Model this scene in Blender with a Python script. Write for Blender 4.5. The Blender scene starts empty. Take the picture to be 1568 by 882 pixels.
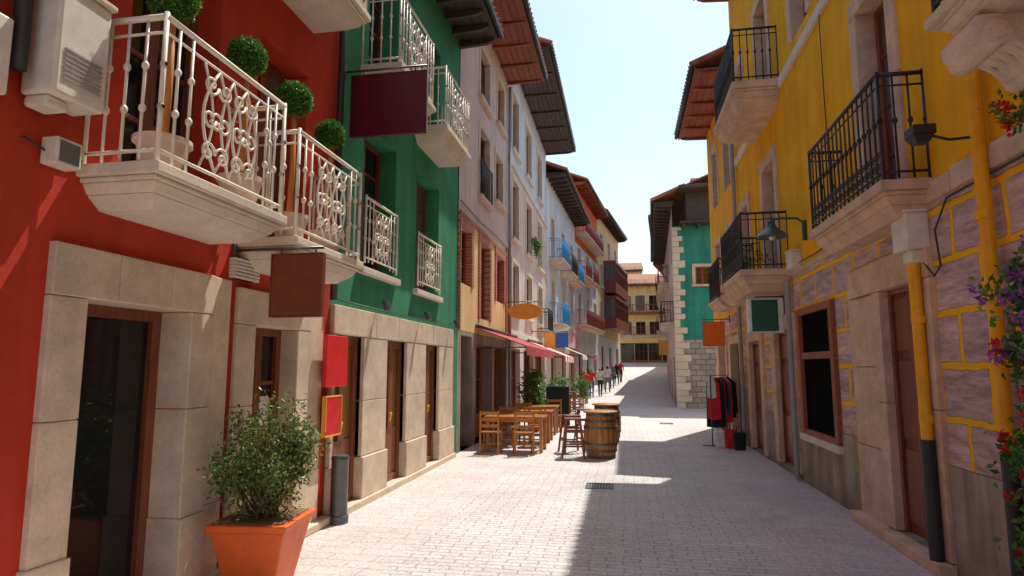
import bpy, bmesh, math, random
import numpy as np
from mathutils import Vector, Matrix
rnd = random.Random(7)
scene = bpy.context.scene
COL = scene.collection

# ------------------------------------------------------------------ materials
def newmat(name):
    m = bpy.data.materials.new(name); m.use_nodes = True
    nt = m.node_tree; b = nt.nodes['Principled BSDF']
    return m, nt, b
def mixc(nt, fac, a, b, blend='MIX'):
    m = nt.nodes.new('ShaderNodeMix'); m.data_type = 'RGBA'; m.blend_type = blend
    for i, val in ((0, fac), (6, a), (7, b)):
        if isinstance(val, bpy.types.NodeSocket): nt.links.new(val, m.inputs[i])
        else: m.inputs[i].default_value = val if i == 0 else (*val[:3], 1)
    return m.outputs[2]
def ramp(nt, src, p0, p1, c0=(0,0,0), c1=(1,1,1)):
    r = nt.nodes.new('ShaderNodeValToRGB')
    r.color_ramp.elements[0].position = p0; r.color_ramp.elements[1].position = p1
    r.color_ramp.elements[0].color = (*c0, 1); r.color_ramp.elements[1].color = (*c1, 1)
    nt.links.new(src, r.inputs[0]); return r.outputs[0]
def noise(nt, vec, scale, detail=3, rough=.6):
    n = nt.nodes.new('ShaderNodeTexNoise'); n.inputs['Scale'].default_value = scale
    n.inputs['Detail'].default_value = detail; n.inputs['Roughness'].default_value = rough
    nt.links.new(vec, n.inputs['Vector']); return n.outputs['Fac']
def pos(nt, scale=None):
    g = nt.nodes.new('ShaderNodeNewGeometry')
    if scale is None: return g.outputs['Position']
    mp = nt.nodes.new('ShaderNodeMapping'); mp.inputs['Scale'].default_value = scale
    nt.links.new(g.outputs['Position'], mp.inputs['Vector']); return mp.outputs['Vector']
def bump(nt, b, h, strength, dist=.02, prev=None):
    n = nt.nodes.new('ShaderNodeBump'); n.inputs['Strength'].default_value = strength
    n.inputs['Distance'].default_value = dist
    nt.links.new(h, n.inputs['Height'])
    if prev is not None: nt.links.new(prev, n.inputs['Normal'])
    nt.links.new(n.outputs[0], b.inputs['Normal']); return n.outputs[0]
def sc(c, k): return tuple(min(1, x*k) for x in c)

def plaster(name, c, var=.13, streak=.14, rough=.9, bstr=.4):
    m, nt, b = newmat(name)
    p = pos(nt)
    big = noise(nt, p, 1.1, 5, .7)
    col = mixc(nt, ramp(nt, big, .3, .7), sc(c, 1-var), sc(c, 1+var))
    st = ramp(nt, noise(nt, pos(nt, (3, 3, .25)), 1.2, 3, .65), .36, .6, (1-streak,)*3, (1, 1, 1))
    col = mixc(nt, 1.0, col, st, 'MULTIPLY')
    # grime gathering near the pavement
    sx = nt.nodes.new('ShaderNodeSeparateXYZ'); nt.links.new(p, sx.inputs[0])
    mr = nt.nodes.new('ShaderNodeMath'); mr.operation = 'MULTIPLY_ADD'; nt.links.new(big, mr.inputs[0]); mr.inputs[1].default_value = 1.2; nt.links.new(sx.outputs[2], mr.inputs[2])
    col = mixc(nt, 1.0, col, ramp(nt, mr.outputs[0], .55, 1.0, (.72, .68, .64), (1, 1, 1)), 'MULTIPLY')
    nt.links.new(col, b.inputs['Base Color']); b.inputs['Roughness'].default_value = rough
    b.inputs['Specular IOR Level'].default_value = .18
    bump(nt, b, noise(nt, p, 12, 4, .75), bstr, .014)
    return m
def stone(name, c, var=.2, scale=3., rough=.85, bstr=.5, pits=True):
    m, nt, b = newmat(name)
    p = pos(nt)
    col = mixc(nt, ramp(nt, noise(nt, p, scale, 5, .72), .3, .7), sc(c, 1-var), sc(c, 1+var))
    g = nt.nodes.new('ShaderNodeNewGeometry')
    isl = ramp(nt, g.outputs['Random Per Island'], 0, 1, (.88, .87, .87), (1.0, .98, .94))
    col = mixc(nt, 1, col, isl, 'MULTIPLY')
    fine = noise(nt, p, 45, 3, .75)
    if pits: col = mixc(nt, .7, col, ramp(nt, fine, .34, .48, (.80, .78, .76), (1, 1, 1)), 'MULTIPLY')
    nt.links.new(col, b.inputs['Base Color']); b.inputs['Roughness'].default_value = rough
    b.inputs['Specular IOR Level'].default_value = .25
    bump(nt, b, fine, bstr, .007)
    return m
def simple(name, c, rough=.5, metal=0, var=.12, scale=8, island=False, bstr=0, spec=.5):
    m, nt, b = newmat(name); p = pos(nt)
    col = mixc(nt, ramp(nt, noise(nt, p, scale, 3), .3, .7), sc(c, 1-var), sc(c, 1+var))
    if island:
        g = nt.nodes.new('ShaderNodeNewGeometry')
        col = mixc(nt, 1, col, ramp(nt, g.outputs['Random Per Island'], 0, 1, (.6, .6, .6), (1, 1, 1)), 'MULTIPLY')
    nt.links.new(col, b.inputs['Base Color'])
    b.inputs['Roughness'].default_value = rough; b.inputs['Metallic'].default_value = metal
    b.inputs['Specular IOR Level'].default_value = spec
    if bstr: bump(nt, b, noise(nt, p, 40, 3), bstr, .004)
    return m
def wood(name, c, rough=.5, axis=(22, 22, 1.2)):
    m, nt, b = newmat(name)
    n = noise(nt, pos(nt, axis), 1.5, 4, .6)
    col = mixc(nt, ramp(nt, n, .3, .7), sc(c, .6), sc(c, 1.35))
    g = nt.nodes.new('ShaderNodeNewGeometry')
    col = mixc(nt, 1, col, ramp(nt, g.outputs['Random Per Island'], 0, 1, (.7, .7, .7), (1, 1, 1)), 'MULTIPLY')
    nt.links.new(col, b.inputs['Base Color']); b.inputs['Roughness'].default_value = rough
    return m
def leafmat(name, c1, c2):
    m, nt, b = newmat(name); g = nt.nodes.new('ShaderNodeNewGeometry')
    col = ramp(nt, g.outputs['Random Per Island'], 0, 1, c1, c2)
    nt.links.new(col, b.inputs['Base Color']); b.inputs['Roughness'].default_value = .42
    tr = nt.nodes.new('ShaderNodeBsdfTranslucent'); nt.links.new(col, tr.inputs[0])
    mx = nt.nodes.new('ShaderNodeMixShader'); mx.inputs[0].default_value = .3
    nt.links.new(b.outputs[0], mx.inputs[1]); nt.links.new(tr.outputs[0], mx.inputs[2])
    nt.links.new(mx.outputs[0], nt.nodes['Material Output'].inputs[0]); return m
def glassmat(name, c=(.015, .017, .02), rough=.04):
    m, nt, b = newmat(name); p = pos(nt)
    b.inputs['Base Color'].default_value = (*c, 1); b.inputs['Roughness'].default_value = rough
    b.inputs['IOR'].default_value = 1.5
    bump(nt, b, noise(nt, p, 1.3, 1), .06, .02); return m
def brickmat(name, c1, c2, mortar, bw, bh, ms, vecmode='YZ', bstr=.6, marble=False, offset=.5):
    m, nt, b = newmat(name)
    g = nt.nodes.new('ShaderNodeNewGeometry'); sx = nt.nodes.new('ShaderNodeSeparateXYZ')
    nt.links.new(g.outputs['Position'], sx.inputs[0]); cb = nt.nodes.new('ShaderNodeCombineXYZ')
    ax = {'X': 0, 'Y': 1, 'Z': 2}
    nt.links.new(sx.outputs[ax[vecmode[0]]], cb.inputs[0]); nt.links.new(sx.outputs[ax[vecmode[1]]], cb.inputs[1])
    nz = nt.nodes.new('ShaderNodeTexNoise'); nz.inputs['Scale'].default_value = 4
    nt.links.new(g.outputs['Position'], nz.inputs['Vector'])
    vm = nt.nodes.new('ShaderNodeVectorMath'); vm.operation = 'MULTIPLY_ADD'
    nt.links.new(nz.outputs['Color'], vm.inputs[0]); vm.inputs[1].default_value = (min(bw, bh)*.13,)*3
    nt.links.new(cb.outputs[0], vm.inputs[2])
    br = nt.nodes.new('ShaderNodeTexBrick'); nt.links.new(vm.outputs[0], br.inputs['Vector'])
    br.offset = offset
    for k, v in (('Scale', 1), ('Brick Width', bw), ('Row Height', bh), ('Mortar Size', ms), ('Mortar Smooth', .25), ('Bias', 0)):
        br.inputs[k].default_value = v
    br.inputs['Color1'].default_value = (*c1, 1); br.inputs['Color2'].default_value = (*c2, 1); br.inputs['Mortar'].default_value = (*mortar, 1)
    col = br.outputs['Color']
    p = g.outputs['Position']
    if marble:
        mp = nt.nodes.new('ShaderNodeMapping'); mp.inputs['Rotation'].default_value = (math.radians(35), 0, 0); mp.inputs['Scale'].default_value = (1, 1.2, 7)
        nt.links.new(p, mp.inputs[0])
        v = ramp(nt, noise(nt, mp.outputs[0], 1.6, 6, .74), .38, .62, (.70, .66, .68), (1.38, 1.34, 1.34))
        c2_ = mixc(nt, 1, col, v, 'MULTIPLY')
        col = mixc(nt, br.outputs['Fac'], c2_, col)
    else:
        col = mixc(nt, 1, col, ramp(nt, noise(nt, p, 2.2, 5, .7), .3, .7, (.78, .77, .76), (1.15, 1.15, 1.15)), 'MULTIPLY')
    nt.links.new(col, b.inputs['Base Color']); b.inputs['Roughness'].default_value = .8
    b.inputs['Specular IOR Level'].default_value = .25
    ma = nt.nodes.new('ShaderNodeMath'); ma.operation = 'MULTIPLY_ADD'
    nt.links.new(br.outputs['Fac'], ma.inputs[0]); ma.inputs[1].default_value = 1.2 if marble else -1.2
    nt.links.new(noise(nt, p, 22, 3, .75), ma.inputs[2])
    bump(nt, b, ma.outputs[0], bstr, .014)
    return m

M = {}
M['red'] = plaster('red_plaster', (.56, .06, .03))
M['green'] = plaster('green_plaster', (.06, .30, .15), .2, .2)
M['yellow'] = plaster('yellow_plaster', (.93, .44, .008), .14, .12)
M['yellow2'] = plaster('yellow_plaster_far', (.88, .46, .03), .12, .15)
M['beige'] = plaster('beige_plaster', (.86, .60, .29))
M['mauve'] = plaster('mauve_plaster', (.70, .55, .48))
M['pale'] = plaster('pale_blue_plaster', (.64, .66, .76))
M['white'] = plaster('white_plaster', (.74, .74, .75))
M['orange'] = plaster('orange_plaster', (.78, .16, .05))
M['teal'] = plaster('teal_plaster', (.045, .31, .24), .2, .25)
M['grey'] = plaster('grey_render', (.42, .35, .29), .25, .35)
M['cream'] = plaster('cream_plaster', (.80, .60, .30))
M['stone'] = stone('sandstone', (.74, .61, .48))
M['stonew'] = stone('pale_limestone', (.78, .70, .58), .12)
M['stonep'] = stone('pink_stone', (.70, .50, .37), .25)
M['rubble'] = brickmat('rubble_stone', (.50, .43, .36), (.35, .31, .27), (.2, .17, .15), .42, .24, .02, 'XZ')
M['brick'] = brickmat('red_brick', (.54, .17, .09), (.44, .12, .07), (.5, .38, .30), .24, .075, .01)
M['marble'] = brickmat('marble_block', (.60, .42, .39), (.46, .34, .335), (.95, .50, .02), .78, .46, .034, marble=True, bstr=.9)
M['iron_w'] = simple('white_painted_iron', (.84, .76, .64), .45)
M['iron_b'] = simple('black_iron', (.02, .02, .022), .45)
M['iron_blue'] = simple('blue_painted_iron', (.03, .27, .58), .45)
M['iron_br'] = simple('brown_painted_wood', (.24, .05, .035), .5)
M['wood_br'] = wood('brown_window_wood', (.26, .08, .035), .4)
M['wood_dk'] = wood('dark_eave_wood', (.085, .06, .05), .6, (1.5, 20, 20))
M['wood_rd'] = wood('red_eave_wood', (.36, .10, .05), .6, (1.5, 20, 20))
M['wood_or'] = wood('orange_varnished_wood', (.52, .19, .035), .35)
M['tile'] = simple('roof_tile', (.38, .14, .07), .8, var=.35, scale=5, island=True)
M['glass'] = glassmat('window_glass')
M['glass2'] = glassmat('window_glass_curtain', (.14, .14, .15), .12)
M['dark'] = simple('unlit_black_glass', (.002, .002, .002), .9, spec=.05)
M['doorglass'] = glassmat('amber_door_glass', (.26, .15, .03), .12)
M['terra'] = simple('terracotta_pot', (.74, .13, .02), .5, var=.1)
M['pinkpot'] = simple('pale_pot', (.80, .62, .52), .55)
M['leaf'] = leafmat('topiary_leaf', (.03, .13, .012), (.14, .33, .04))
M['leaf2'] = leafmat('shrub_leaf', (.03, .07, .012), (.24, .32, .08))
M['vine'] = leafmat('vine_leaf', (.02, .11, .015), (.14, .32, .06))
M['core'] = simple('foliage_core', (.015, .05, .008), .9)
M['bark'] = simple('bark', (.20, .12, .06), .9, bstr=.5)
M['trunk'] = simple('varnished_stake', (.55, .22, .05), .6)
M['flred'] = leafmat('red_petal', (.5, .01, .01), (.85, .03, .04))
M['flpur'] = leafmat('purple_petal', (.25, .06, .4), (.5, .18, .62))
M['sgn_pur'] = simple('purple_sign_face', (.10, .005, .02), .35)
M['sgn_br'] = simple('brown_sign_face', (.20, .045, .016), .45)
M['sgn_red'] = simple('red_sign_face', (.75, .02, .025), .4)
M['sgn_or'] = simple('orange_sign_face', (1.0, .17, .005), .4)
M['sgn_gr'] = simple('green_sign_face', (.012, .10, .06), .4)
M['sgn_wh'] = simple('white_sign_body', (.80, .80, .76), .5)
M['sgn_ye'] = simple('yellow_sign_face', (.85, .42, .05), .45)
M['sgn_bl'] = simple('blue_sign_face', (.03, .12, .50), .45)
M['metal'] = simple('grey_metal', (.12, .125, .13), .4, .5)
M['pipe_y'] = simple('yellow_painted_pipe', (.90, .42, .005), .45)
M['pipe_k'] = simple('dark_pipe', (.03, .03, .032), .5)
M['pipe_g'] = simple('grey_pipe', (.30, .30, .30), .5)
M['plastic'] = simple('white_plastic', (.76, .72, .62), .5)
M['lampgr'] = simple('green_enamel', (.02, .06, .05), .35)
M['awn'] = simple('burgundy_awning', (.42, .04, .045), .8)
M['awn2'] = simple('red_awning', (.75, .05, .05), .8)
M['awnw'] = simple('white_awning', (.80, .78, .74), .8)
M['black'] = simple('black_cloth', (.02, .02, .022), .9)
M['cl_red'] = simple('red_cloth', (.7, .03, .04), .9)
M['cl_wh'] = simple('white_cloth', (.80, .78, .77), .9)
M['cl_bl'] = simple('blue_cloth', (.06, .11, .30), .9)
M['cl_gr'] = simple('grey_cloth', (.2, .2, .22), .9)
M['skin'] = simple('skin', (.5, .28, .19), .6)
M['hair'] = simple('hair', (.04, .025, .015), .7)
M['barrelw'] = wood('barrel_wood', (.54, .22, .055), .45)

def paving():
    m, nt, b = newmat('stone_sett_paving')
    g = nt.nodes.new('ShaderNodeNewGeometry'); p = g.outputs['Position']
    sx = nt.nodes.new('ShaderNodeSeparateXYZ'); nt.links.new(p, sx.inputs[0])
    nz = nt.nodes.new('ShaderNodeTexNoise'); nz.inputs['Scale'].default_value = 3; nz.inputs['Detail'].default_value = 2
    nt.links.new(p, nz.inputs['Vector'])
    vm = nt.nodes.new('ShaderNodeVectorMath'); vm.operation = 'MULTIPLY_ADD'
    nt.links.new(nz.outputs['Color'], vm.inputs[0]); vm.inputs[1].default_value = (.09, .035, 0); nt.links.new(p, vm.inputs[2])
    def br(bw, rh, ms, c1, c2, cm):
        t = nt.nodes.new('ShaderNodeTexBrick'); nt.links.new(vm.outputs[0], t.inputs['Vector'])
        for k, v in (('Scale', 1), ('Brick Width', bw), ('Row Height', rh), ('Mortar Size', ms), ('Mortar Smooth', .9), ('Bias', -.1)):
            t.inputs[k].default_value = v
        t.inputs['Color1'].default_value = (*c1, 1); t.inputs['Color2'].default_value = (*c2, 1); t.inputs['Mortar'].default_value = (*cm, 1)
        return t
    a = br(.31, .10, .012, (.74, .71, .68), (.66, .63, .605), (.44, .41, .39))
    c = br(.46, .20, .007, (.74, .65, .62), (.68, .60, .57), (.52, .45, .42))
    def strip(lo, sign):
        mth = nt.nodes.new('ShaderNodeMath'); mth.operation = 'GREATER_THAN' if sign > 0 else 'LESS_THAN'
        nt.links.new(sx.outputs[0], mth.inputs[0]); mth.inputs[1].default_value = lo; return mth.outputs[0]
    s1 = strip(-2.15, -1); s2 = strip(1.35, 1)
    mx = nt.nodes.new('ShaderNodeMath'); mx.operation = 'MAXIMUM'; nt.links.new(s1, mx.inputs[0]); nt.links.new(s2, mx.inputs[1])
    col = mixc(nt, mx.outputs[0], a.outputs['Color'], c.outputs['Color'])
    mf = nt.nodes.new('ShaderNodeMix'); nt.links.new(mx.outputs[0], mf.inputs[0]); nt.links.new(a.outputs['Fac'], mf.inputs[2]); nt.links.new(c.outputs['Fac'], mf.inputs[3])
    col = mixc(nt, 1, col, ramp(nt, noise(nt, p, .8, 5, .72), .3, .7, (.82, .80, .79), (1.1, 1.1, 1.1)), 'MULTIPLY')
    fine = noise(nt, p, 26, 4, .85)
    col = mixc(nt, 1, col, ramp(nt, fine, .40, .54, (.70, .68, .67), (1.06, 1.06, 1.06)), 'MULTIPLY')
    nt.links.new(col, b.inputs['Base Color']); b.inputs['Roughness'].default_value = .6
    ma = nt.nodes.new('ShaderNodeMath'); ma.operation = 'MULTIPLY_ADD'
    nt.links.new(mf.outputs[0], ma.inputs[0]); ma.inputs[1].default_value = -.5; nt.links.new(fine, ma.inputs[2])
    bump(nt, b, ma.outputs[0], .75, .02)
    return m
M['pave'] = paving()
M['earth'] = stone('ground_stone', (.30, .27, .24))

# ------------------------------------------------------------------ geometry helpers
ALL = []
class Part:
    def __init__(s, name, mat, own, smooth, bevel):
        s.name, s.mat, s.own, s.smooth, s.bevel = name, mat, own, smooth, bevel
        s.V, s.F, s.f = [], [], None
    def w(s, p):
        q = s.f(*p) if s.f else Vector(p)
        return q
    def add(s, vs, fs):
        o = len(s.V); s.V += [tuple(s.w(v)) for v in vs]; s.F += [tuple(i+o for i in f) for f in fs]
    def box(s, a0, a1, b0, b1, c0, c1):
        s.add([(a, b, c) for a in (a0, a1) for b in (b0, b1) for c in (c0, c1)],
              [(0, 1, 3, 2), (4, 6, 7, 5), (0, 4, 5, 1), (2, 3, 7, 6), (0, 2, 6, 4), (1, 5, 7, 3)])
    def quad(s, *p): s.add(list(p), [tuple(range(len(p)))])
    def prism(s, poly, vec):
        n = len(poly); v2 = [tuple(a+b for a, b in zip(p, vec)) for p in poly]
        s.add(list(poly)+v2, [tuple(range(n)), tuple(range(2*n-1, n-1, -1))]+[(i, (i+1) % n, n+(i+1) % n, n+i) for i in range(n)])
    def frust(s, c, h, w0, w1, d0=None, d1=None, rot=0):
        d0 = d0 or w0; d1 = d1 or w1; v = []
        for z, w, d in ((0, w0, d0), (h, w1, d1)):
            for sx, sy in ((-1, -1), (1, -1), (1, 1), (-1, 1)):
                x, y = sx*w/2, sy*d/2; cr, sr = math.cos(rot), math.sin(rot)
                v.append((c[0]+x*cr-y*sr, c[1]+x*sr+y*cr, c[2]+z))
        s.add(v, [(0, 3, 2, 1), (4, 5, 6, 7)]+[(i, (i+1) % 4, 4+(i+1) % 4, 4+i) for i in range(4)])
    def tube(s, pts, r, seg=6):
        P = [s.w(p) for p in pts]; n = len(P); rs = r if isinstance(r, (list, tuple)) else [r]*n
        o = len(s.V)
        prevx = None
        for i in range(n):
            t = (P[min(i+1, n-1)]-P[max(i-1, 0)])
            if t.length < 1e-9: t = Vector((0, 0, 1))
            t.normalize()
            if prevx is None:
                ref = Vector((0, 0, 1)) if abs(t.z) < .9 else Vector((1, 0, 0))
                x = t.cross(ref)
            else:
                x = prevx - t*prevx.dot(t)
                if x.length < 1e-6: x = t.cross(Vector((0, 0, 1)))
            x.normalize(); prevx = x; y = t.cross(x)
            for k in range(seg):
                a = 2*math.pi*k/seg
                s.V.append(tuple(P[i]+(x*math.cos(a)+y*math.sin(a))*rs[i]))
        for i in range(n-1):
            for k in range(seg):
                a = o+i*seg+k; b_ = o+i*seg+(k+1) % seg
                s.F.append((a, b_, b_+seg, a+seg))
        s.F.append(tuple(o+k for k in range(seg))[::-1]); s.F.append(tuple(o+(n-1)*seg+k for k in range(seg)))
    def lathe(s, c, prof, seg=24):
        v = []; n = len(prof)
        for r, z in prof:
            for k in range(seg):
                a = 2*math.pi*k/seg; v.append((c[0]+r*math.cos(a), c[1]+r*math.sin(a), c[2]+z))
        f = [(i*seg+k, i*seg+(k+1) % seg, (i+1)*seg+(k+1) % seg, (i+1)*seg+k) for i in range(n-1) for k in range(seg)]
        f += [tuple(range(seg))[::-1], tuple((n-1)*seg+k for k in range(seg))]
        s.add(v, f)
    def ball(s, c, r, seg=12, sq=(1, 1, 1)):
        n = seg//2; prof = [(max(.001, r*math.sin(math.pi*i/n)), -r*math.cos(math.pi*i/n)*sq[2]) for i in range(n+1)]
        s.lathe(c, prof, seg)
    def leaves(s, pts, size, aspect=.5, seed=1):
        g = np.random.default_rng(seed)
        for p in pts:
            d = Vector(g.normal(size=3)).normalized(); e = d.cross(Vector(g.normal(size=3))).normalized()
            L = size*(.7+.6*g.random()); W = L*aspect*.5; p = Vector(p); nrm = d.cross(e)*L*.12
            s.add([tuple(p), tuple(p+d*L*.5+e*W+nrm), tuple(p+d*L), tuple(p+d*L*.5-e*W+nrm)], [(0, 1, 2, 3)])
class Obj:
    def __init__(s, name, loc=(0, 0, 0)):
        s.e = bpy.data.objects.new(name, None); COL.objects.link(s.e); s.e.location = loc
        s.e.empty_display_size = .2; s.loc = Vector(loc); s.P = {}; ALL.append(s)
    def part(s, name, mat, f=None, smooth=False, bevel=0):
        if name not in s.P: s.P[name] = Part(name, mat, s, smooth, bevel)
        p = s.P[name]; p.f = f; return p
    def done(s):
        for p in s.P.values():
            if not p.F: continue
            me = bpy.data.meshes.new(p.name)
            me.from_pydata([tuple(Vector(v)-s.loc) for v in p.V], [], p.F)
            if len(p.F) < 60000 and not p.name.startswith(('leaves', 'petals')):
                bm = bmesh.new(); bm.from_mesh(me); bmesh.ops.recalc_face_normals(bm, faces=bm.faces); bm.to_mesh(me); bm.free()
            me.materials.append(M[p.mat])
            if p.smooth: me.shade_smooth()
            ob = bpy.data.objects.new(p.name, me); COL.objects.link(ob); ob.parent = s.e
            if p.smooth == 'auto':
                me.set_sharp_from_angle(angle=math.radians(40))
            if p.bevel:
                b = ob.modifiers.new('bevel', 'BEVEL'); b.width = p.bevel; b.segments = 2; b.limit_method = 'ANGLE'
                b.angle_limit = math.radians(50)

def frame(P0, P1, side):
    d = Vector((P1[0]-P0[0], P1[1]-P0[1])); L = d.length; d.normalize(); n = Vector((d.y, -d.x))*side
    def f(s, nn, z): return Vector((P0[0]+d.x*s+n.x*nn, P0[1]+d.y*s+n.y*nn, z))
    return f, L
XL, XR = -3.5, 2.78
FL, _ = frame((XL, 0), (XL, 1), 1)
FR, _ = frame((XR, 0), (XR, 1), -1)

def wall(o, pname, mat, f, s0, s1, z0, z1, holes=(), depth=.25, n=0):
    p = o.part(pname, mat, f)
    H = []
    for h in holes:
        a, b, c, d = max(h[0], s0), min(h[1], s1), max(h[2], z0), min(h[3], z1)
        if a < b and c < d: H.append((a, b, c, d, h))
    S = sorted({s0, s1, *[x for h in H for x in h[:2]]}); Z = sorted({z0, z1, *[x for h in H for x in h[2:4]]})
    for i in range(len(S)-1):
        for j in range(len(Z)-1):
            cs, cz = (S[i]+S[i+1])/2, (Z[j]+Z[j+1])/2
            if any(h[0] < cs < h[1] and h[2] < cz < h[3] for h in H): continue
            p.quad((S[i], n, Z[j]), (S[i+1], n, Z[j]), (S[i+1], n, Z[j+1]), (S[i], n, Z[j+1]))
    for a, b, c, d, h in H:
        if a == h[0]: p.quad((a, n, c), (a, n-depth, c), (a, n-depth, d), (a, n, d))
        if b == h[1]: p.quad((b, n, c), (b, n-depth, c), (b, n-depth, d), (b, n, d))
        if c == h[2]: p.quad((a, n, c), (b, n, c), (b, n-depth, c), (a, n-depth, c))
        if d == h[3]: p.quad((a, n, d), (b, n, d), (b, n-depth, d), (a, n-depth, d))
def shell(o, mat, f, s0, s1, z1, D=5, z0=-1):
    p = o.part('rear_walls', mat, f)
    p.quad((s0, 0, z0), (s0, -D, z0), (s0, -D, z1), (s0, 0, z1)); p.quad((s1, 0, z0), (s1, -D, z0), (s1, -D, z1), (s1, 0, z1))
    p.quad((s0, -D, z0), (s1, -D, z0), (s1, -D, z1), (s0, -D, z1))
    p.quad((s0, 0, z1), (s1, 0, z1), (s1, -D, z1), (s0, -D, z1))
def window(o, f, s0, s1, z0, z1, n=-.2, mat='wood_br', cols=2, rows=3, fw=.06, glass=None, panel=0):
    glass = glass or ('glass2' if rnd.random() < .3 else 'glass')
    p = o.part('window_frames_'+mat, mat, f, bevel=.006)
    p.box(s0, s0+fw, n, n+.07, z0, z1); p.box(s1-fw, s1, n, n+.07, z0, z1)
    p.box(s0+fw, s1-fw, n, n+.068, z0, z0+fw); p.box(s0+fw, s1-fw, n, n+.068, z1-fw, z1)
    zb = z0+fw
    if panel:
        p.box(s0+fw, s1-fw, n, n+.04, z0+fw, z0+panel); zb = z0+panel
    for i in range(1, cols):
        c = s0+(s1-s0)*i/cols; w = fw*.75 if i*2 == cols else fw*.3
        p.box(c-w, c+w, n, n+.06, zb, z1-fw)
    for j in range(1, rows):
        c = zb+(z1-zb)*j/rows; p.box(s0+fw, s1-fw, n+.002, n+.045, c-fw*.25, c+fw*.25)
    g = o.part('panes_'+glass, glass, f)
    g.quad((s0, n+.02, z0), (s1, n+.02, z0), (s1, n+.02, z1), (s0, n+.02, z1))
def surround(o, mat, f, s0, s1, z0, z1, w=.2, n=.03, wl=None, lint=None, back=-.18, sill=False, pname='stone_surrounds', base=0):
    lint = lint or w; p = o.part(pname, mat, f, bevel=.01)
    e = .006
    zs = z0
    if base:
        p.box(s0-w-.015, s0+e+.01, back, n+.02, z0, z0+base); p.box(s1-e-.01, s1+w+.015, back, n+.02, z0, z0+base); zs = z0+base
    zm = zs+(z1-zs)*.52
    for a, b in ((s0-w, s0+e), (s1-e, s1+w)):
        p.box(a, b, back, n, zs, zm-.002); p.box(a, b, back, n, zm+.002, z1-e)
    k = 3
    for i in range(k):
        a = s0-w+(s1-s0+2*w)*i/k; b = s0-w+(s1-s0+2*w)*(i+1)/k
        p.box(a+.001, b-.002, back, n+.004, z1-e+.003, z1+lint)
    if sill: p.box(s0-w-.05, s1+w+.05, back, n+.09, z0-.1, z0-.004)
def eave(o, f, s0, s1, z, over, matb='wood_dk', step=.55, pitch=.42, depth=5, rh=1.0):
    p = o.part('eave_timbers', matb, f, bevel=.008)
    nb = max(3, int(over/.16))
    for i in range(nb):
        a = -.1+(over+.1)*i/nb; b = -.1+(over+.1)*(i+1)/nb; p.box(s0, s1, a+.004, b-.004, z+.003*(i % 2), z+.05)
    k = max(2, int((s1-s0)/step))
    for i in range(k+1):
        c = s0+.08+(s1-s0-.16)*i/k
        p.prism([(c-.05, 0, z-.005), (c-.05, over-.06, z-.005), (c-.05, over-.06, z-.07*rh), (c-.05, over-.22, z-.13*rh), (c-.05, 0, z-.17*rh)], (.1, 0, 0))
    p.box(s0, s1, over-.001, over+.03, z-.04, z+.12)
    g = o.part('gutter', 'pipe_k', f, smooth=True); g.tube([(s0, over+.09, z+.06), (s1, over+.09, z+.06)], .06, 8)
    t = o.part('roof_tiles', 'tile', f)
    t.prism([(s0-.02, over+.06, z+.13), (s0-.02, -depth/2, z+.13+pitch*(depth/2+over)), (s0-.02, -depth/2, z+.21+pitch*(depth/2+over)), (s0-.02, over+.06, z+.2)], (s1-s0+.04, 0, 0))
    t.prism([(s0-.02, -depth/2-.01, z+.13+pitch*(depth/2+over)), (s0-.02, -depth, z+.1), (s0-.02, -depth, z+.2), (s0-.02, -depth/2-.01, z+.21+pitch*(depth/2+over))], (s1-s0+.04, 0, 0))
    kk = int((s1-s0)/.22)
    for i in range(kk+1):
        c = s0+(s1-s0)*i/max(1, kk)
        t.tube([(c, over+.13, z+.17), (c, -.6, z+.17+pitch*(over+.7))], .075, 6)
def spiral(cs, cz, n, r0, r1, a0, turns, k=14):
    return [(cs+(r0+(r1-r0)*t/k)*math.cos(a0+2*math.pi*turns*t/k), n, cz+(r0+(r1-r0)*t/k)*math.sin(a0+2*math.pi*turns*t/k)) for t in range(k+1)]
def motif(p, c, n, z0, z1, w, r=.0115):
    h = z1-z0; m = (z0+z1)/2
    for sg in (-1, 1):
        p.tube(spiral(c+sg*w*.24, z1-h*.17, n, w*.24, w*.05, math.pi*(0 if sg < 0 else 1), 1.3*(1 if sg > 0 else -1)), r, 5)
        p.tube(spiral(c+sg*w*.24, z0+h*.17, n, w*.24, w*.05, math.pi*(0 if sg < 0 else 1), 1.3*(-1 if sg > 0 else 1)), r, 5)
        p.tube(spiral(c+sg*w*.25, m, n, w*.22, w*.06, math.pi*(0 if sg < 0 else 1), 1.2*(1 if sg > 0 else -1)), r, 5)
        k = 10
        p.tube([(c+sg*(w*(.47*math.sin(math.pi*t/k))), n, z0+h*(.0+1.0*t/k)) for t in range(k+1)], r, 5)
        p.tube([(c+sg*(w*.5-w*(.36*math.sin(math.pi*t/k))), n, z0+h*(.0+1.0*t/k)) for t in range(k+1)], r*.9, 5)
    p.tube(spiral(c, m, n, w*.17, w*.17, 0, 1), r, 5)
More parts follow.
